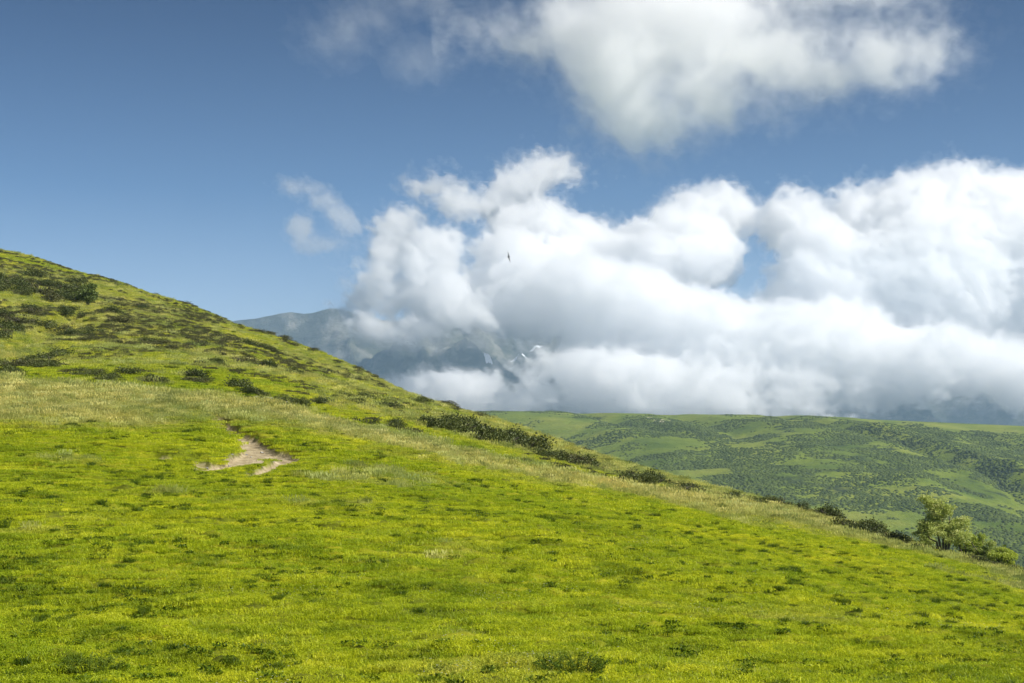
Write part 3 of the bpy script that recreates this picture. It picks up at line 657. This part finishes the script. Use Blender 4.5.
def surface_nets(S, lo, d):
    S = S.copy(); 
    for ax in range(3):
        sl = [slice(None)]*3
        for e_ in (0, -1): sl[ax] = e_; S[tuple(sl)] = -1
    ins = S > 0; nx, ny, nz_ = S.shape
    cnt = np.zeros((nx-1, ny-1, nz_-1), np.int8)
    for i in (0, 1):
        for j in (0, 1):
            for k in (0, 1): cnt += ins[i:nx-1+i, j:ny-1+j, k:nz_-1+k]
    act = (cnt > 0) & (cnt < 8); ci = np.argwhere(act); idx = np.full(act.shape, -1, np.int32); idx[act] = np.arange(len(ci))
    pos = np.zeros((len(ci), 3)); num = np.zeros(len(ci))
    c8 = {(i, j, k): S[ci[:, 0]+i, ci[:, 1]+j, ci[:, 2]+k] for i in (0, 1) for j in (0, 1) for k in (0, 1)}
    for a in c8:
        for ax in range(3):
            if a[ax]: continue
            b = list(a); b[ax] = 1; va, vb = c8[a], c8[tuple(b)]; cr = (va > 0) != (vb > 0)
            t = np.where(cr, va/np.where(cr, va-vb, 1), 0)
            p = np.array(a, float)[None].repeat(len(ci), 0); p[:, ax] += t; pos += p*cr[:, None]; num += cr
    V = (ci+pos/num[:, None])*np.array(d)+np.array(lo); Q = []
    for ax in range(3):
        b, c = [(1, 2), (2, 0), (0, 1)][ax]
        sl0 = [slice(None)]*3; sl1 = [slice(None)]*3; sl0[ax] = slice(0, -1); sl1[ax] = slice(1, None)
        A, B = ins[tuple(sl0)], ins[tuple(sl1)]; e_ = np.argwhere(A != B)
        e_ = e_[(e_[:, b] > 0) & (e_[:, c] > 0) & (e_[:, b] < S.shape[b]-1) & (e_[:, c] < S.shape[c]-1)]
        fl = A[e_[:, 0], e_[:, 1], e_[:, 2]]
        def g(db, dc):
            q_ = e_.copy(); q_[:, b] -= db; q_[:, c] -= dc; return idx[q_[:, 0], q_[:, 1], q_[:, 2]]
        q4 = np.stack([g(1, 1), g(0, 1), g(0, 0), g(1, 0)], -1); q4[~fl] = q4[~fl][:, ::-1]; Q.append(q4)
    return V, np.concatenate(Q)
def mist(name, dens, g=.35, col=(.992, .993, .995)):
    m, t, o = mat(name); p = t.nodes.new('ShaderNodeVolumePrincipled'); p.inputs['Color'].default_value = (*col, 1)
    p.inputs['Density'].default_value = dens; p.inputs['Anisotropy'].default_value = g; t.links.new(p.outputs[0], o.inputs['Volume']); return m
def cloud(name, blobs, vox, layers, amp, seed, label, noise_m=(260, 120, 55, 26, 13), rough=.55, ysq=1.0, k=40, floor=None):
    bl = np.array([((px-512)/F*y, y, (HY-py)/F*y, rx*y/F, min(min(rx, rz)*1.5*y/F+30, 170), rz*y/F) for px, py, y, rx, rz in blobs])
    pad = 150; lo = (bl[:, :3]-bl[:, 3:]).min(0)-pad; hi = (bl[:, :3]+bl[:, 3:]).max(0)+pad
    d = np.array(vox, float); sh = tuple(((hi-lo)/d).astype(int)+1); rs = np.random.default_rng(seed)
    G = [lo[a]+d[a]*np.arange(sh[a]) for a in range(3)]; S = np.full(sh, -260., np.float32)
    for cx, cy_, cz, rx, ry, rz in bl:
        r = min(rx, rz); ext = 1+(190+k)/r; sl = []
        for a, (c0, rr) in enumerate(((cx, rx), (cy_, ry), (cz, rz))):
            i0 = max(0, int((c0-rr*ext-lo[a])/d[a])); i1 = min(sh[a], int((c0+rr*ext-lo[a])/d[a])+2); sl.append(slice(i0, i1))
        gx = ((G[0][sl[0]]-cx)/rx)[:, None, None]; gy = ((G[1][sl[1]]-cy_)/ry)[None, :, None]; gz = ((G[2][sl[2]]-cz)/rz)[None, None, :]
        e_ = ((1-np.sqrt(gx*gx+gy*gy+gz*gz))*r).astype(np.float32); o_ = S[tuple(sl)]
        h_ = np.maximum(k-np.abs(e_-o_), 0)/k; S[tuple(sl)] = np.maximum(e_, o_)+h_*h_*k*.25
    a_ = 1.0
    for q_, c_ in enumerate(noise_m):
        n_1 = .62*(gnoise(sh, c_/d, rs)+gnoise(sh, c_*np.array([1.31, .87, 1.17])/d, rs))
        if q_ in (1, 2, 3): n_1 = (.5-1.9*np.abs(n_1))*.9            # billows
        S += amp*a_*n_1; a_ *= rough
    if floor is not None:
        zf, soft = floor; S = np.minimum(S, ((G[2]-zf)[None, None, :]+18*gnoise(sh, 220/d, rs)).astype(np.float32))
    fn = (gnoise(sh, 34/d, rs)+.8*gnoise(sh, 16/d, rs)).astype(np.float32); S += 6*fn
    for li, (off, dens) in enumerate(layers):
        V, Q = surface_nets(S+off+fn*max(off, 0)*1.5, lo, d)
        print(name, li, sh, len(V))
        yield V, Q, dens
def add_cloud(name, label, blobs, vox, layers, amp, seed, g=.35, **kw):
    e = None
    for j, (V, Q, dens) in enumerate(cloud(name, blobs, vox, layers, amp, seed, label, **kw)):
        me = np_mesh(name, V, Q, mat=mist(name+'_mist', dens, g))
        if j == 0: e = link(name, me); tag(e, label, 'cloud')
        else: link('cloud_veil' if dens < layers[0][1] else 'cloud_core', me, e)
r_ = random.Random(3)
def B(lst, y0, jit=120, slope=0): return [(a, b, y0+r_.uniform(-jit, jit)+slope*(420-b), c, d) for a, b, c, d in lst]
bank = B([(383, 324, 28, 9), (425, 326, 32, 11), (300+85, 306, 24, 14), (398, 236, 24, 22), (385, 262, 22, 26), (378, 288, 22, 24), (425, 262, 30, 32), (408, 293, 32, 24), (445, 295, 36, 32), (470, 312, 40, 20), (420, 306, 30, 16), (515, 270, 38, 26), (500, 298, 46, 30),
          (437, 182, 14, 8), (452, 195, 9, 8), (468, 206, 17, 9), (492, 202, 12, 11), (506, 192, 7, 5), (545, 171, 18, 7), (522, 184, 10, 6), (514, 228, 17, 14), (545, 219, 19, 14), (590, 240, 34, 20), (575, 265, 30, 24), (545, 300, 70, 44), (600, 300, 80, 48),
          (645, 255, 46, 38), (665, 228, 24, 22), (690, 222, 34, 24), (718, 216, 22, 16), (700, 255, 34, 34), (640, 340, 90, 50), (690, 330, 60, 44), (740, 355, 80, 44),
          (625, 378, 80, 30), (590, 400, 50, 16), (550, 396, 44, 14), (515, 402, 36, 10), (570, 372, 36, 18), (700, 390, 120, 26), (500, 405, 55, 6), (455, 396, 30, 9), (810, 350, 110, 52), (800, 222, 26, 22), (820, 250, 40, 40), (870, 225, 44, 30), (910, 215, 50, 34),
          (955, 205, 50, 34), (1010, 215, 60, 40), (840, 300, 80, 60), (930, 290, 110, 80), (1050, 290, 120, 90), (930, 365, 150, 40), (1110, 325, 100, 85), (1180, 330, 90, 70)], 4600, 110, 4.0)
add_cloud('cloud_bank', 'huge billowing white cloud bank rolling over the mountain on the right', bank, (7, 10, 7), [(-8, .016), (3, .008), (20, .0022)], 54, 11, rough=.83, k=14, noise_m=(210, 105, 52, 27, 14))
veil = B([(362, 333, 30, 18), (395, 338, 36, 20), (430, 328, 34, 16), (480, 342, 40, 10), (340, 352, 22, 10), (440, 340, 36, 10), (396, 378, 12, 9), (412, 388, 20, 9)], 4750, 100)
add_cloud('mist_veil', 'thin see-through mist hanging over the grey shoulder of the mountain', veil, (7, 10, 7), [(-8, .0009), (-22, .0012)], 36, 12, rough=.75, k=30)
up = B([(615, 65, 50, 44), (600, 38, 44, 34), (690, 30, 76, 42), (645, 118, 40, 26), (620, 98, 40, 34), (755, 56, 60, 24), (815, 68, 40, 12), (870, 58, 34, 10), (922, 50, 22, 12), (572, 20, 28, 22), (660, -30, 90, 40), (508, 42, 22, 6), (790, -14, 60, 18), (705, 92, 44, 24)], 2700, 60, 3.0)
add_cloud('upper_cloud', 'large soft white cloud high in the sky above the cloud bank', up, (7, 8, 7), [(-26, .007), (-6, .003), (14, .0015), (32, .0006)], 62, 14, rough=.8, k=20, noise_m=(300, 140, 70, 34, 17))
wl = B([(308, 188, 12, 4), (326, 200, 13, 7), (337, 213, 11, 8), (347, 224, 10, 8), (303, 230, 10, 11), (320, 246, 16, 6)], 4800, 40)
add_cloud('small_cloud', 'small ragged wisp of cloud left of the cloud bank', wl, (5, 7, 5), [(-8, .005), (6, .002)], 28, 15, rough=.75, noise_m=(150, 70, 34, 17, 9), k=20)
wt = B([(365, 22, 26, 16), (400, -4, 30, 12), (345, 45, 14, 7), (412, 62, 12, 7)], 3600, 40)
add_cloud('faint_cloud', 'faint thin scrap of cloud at the top edge left of the large one', wt, (6, 8, 6), [(-6, .0009), (12, .0005)], 40, 16, rough=.75, noise_m=(180, 90, 45, 22, 11), k=20)
# ---------------------------------------------------------------- the air: an even haze round everything
def haze_box(lo, hi):
    V = [(x, y, z) for x in (lo[0], hi[0]) for y in (lo[1], hi[1]) for z in (lo[2], hi[2])]
    Q = [(0, 1, 3, 2), (4, 6, 7, 5), (0, 4, 5, 1), (2, 3, 7, 6), (0, 2, 6, 4), (1, 5, 7, 3)]
    m, t, o = mat('haze'); p = t.nodes.new('ShaderNodeVolumePrincipled'); p.inputs['Color'].default_value = (.48, .70, 1, 1)
    p.inputs['Density'].default_value = HAZE; p.inputs['Anisotropy'].default_value = .1; t.links.new(p.outputs[0], o.inputs['Volume'])
    tag(link('haze', np_mesh('haze', V, Q, mat=m, smooth=False)), 'blue summer haze thickening towards the mountain', 'haze', kind='stuff')
HAZE = 1.0e-4
haze_box((-9000, -400, -400), (9500, 10000, 640))
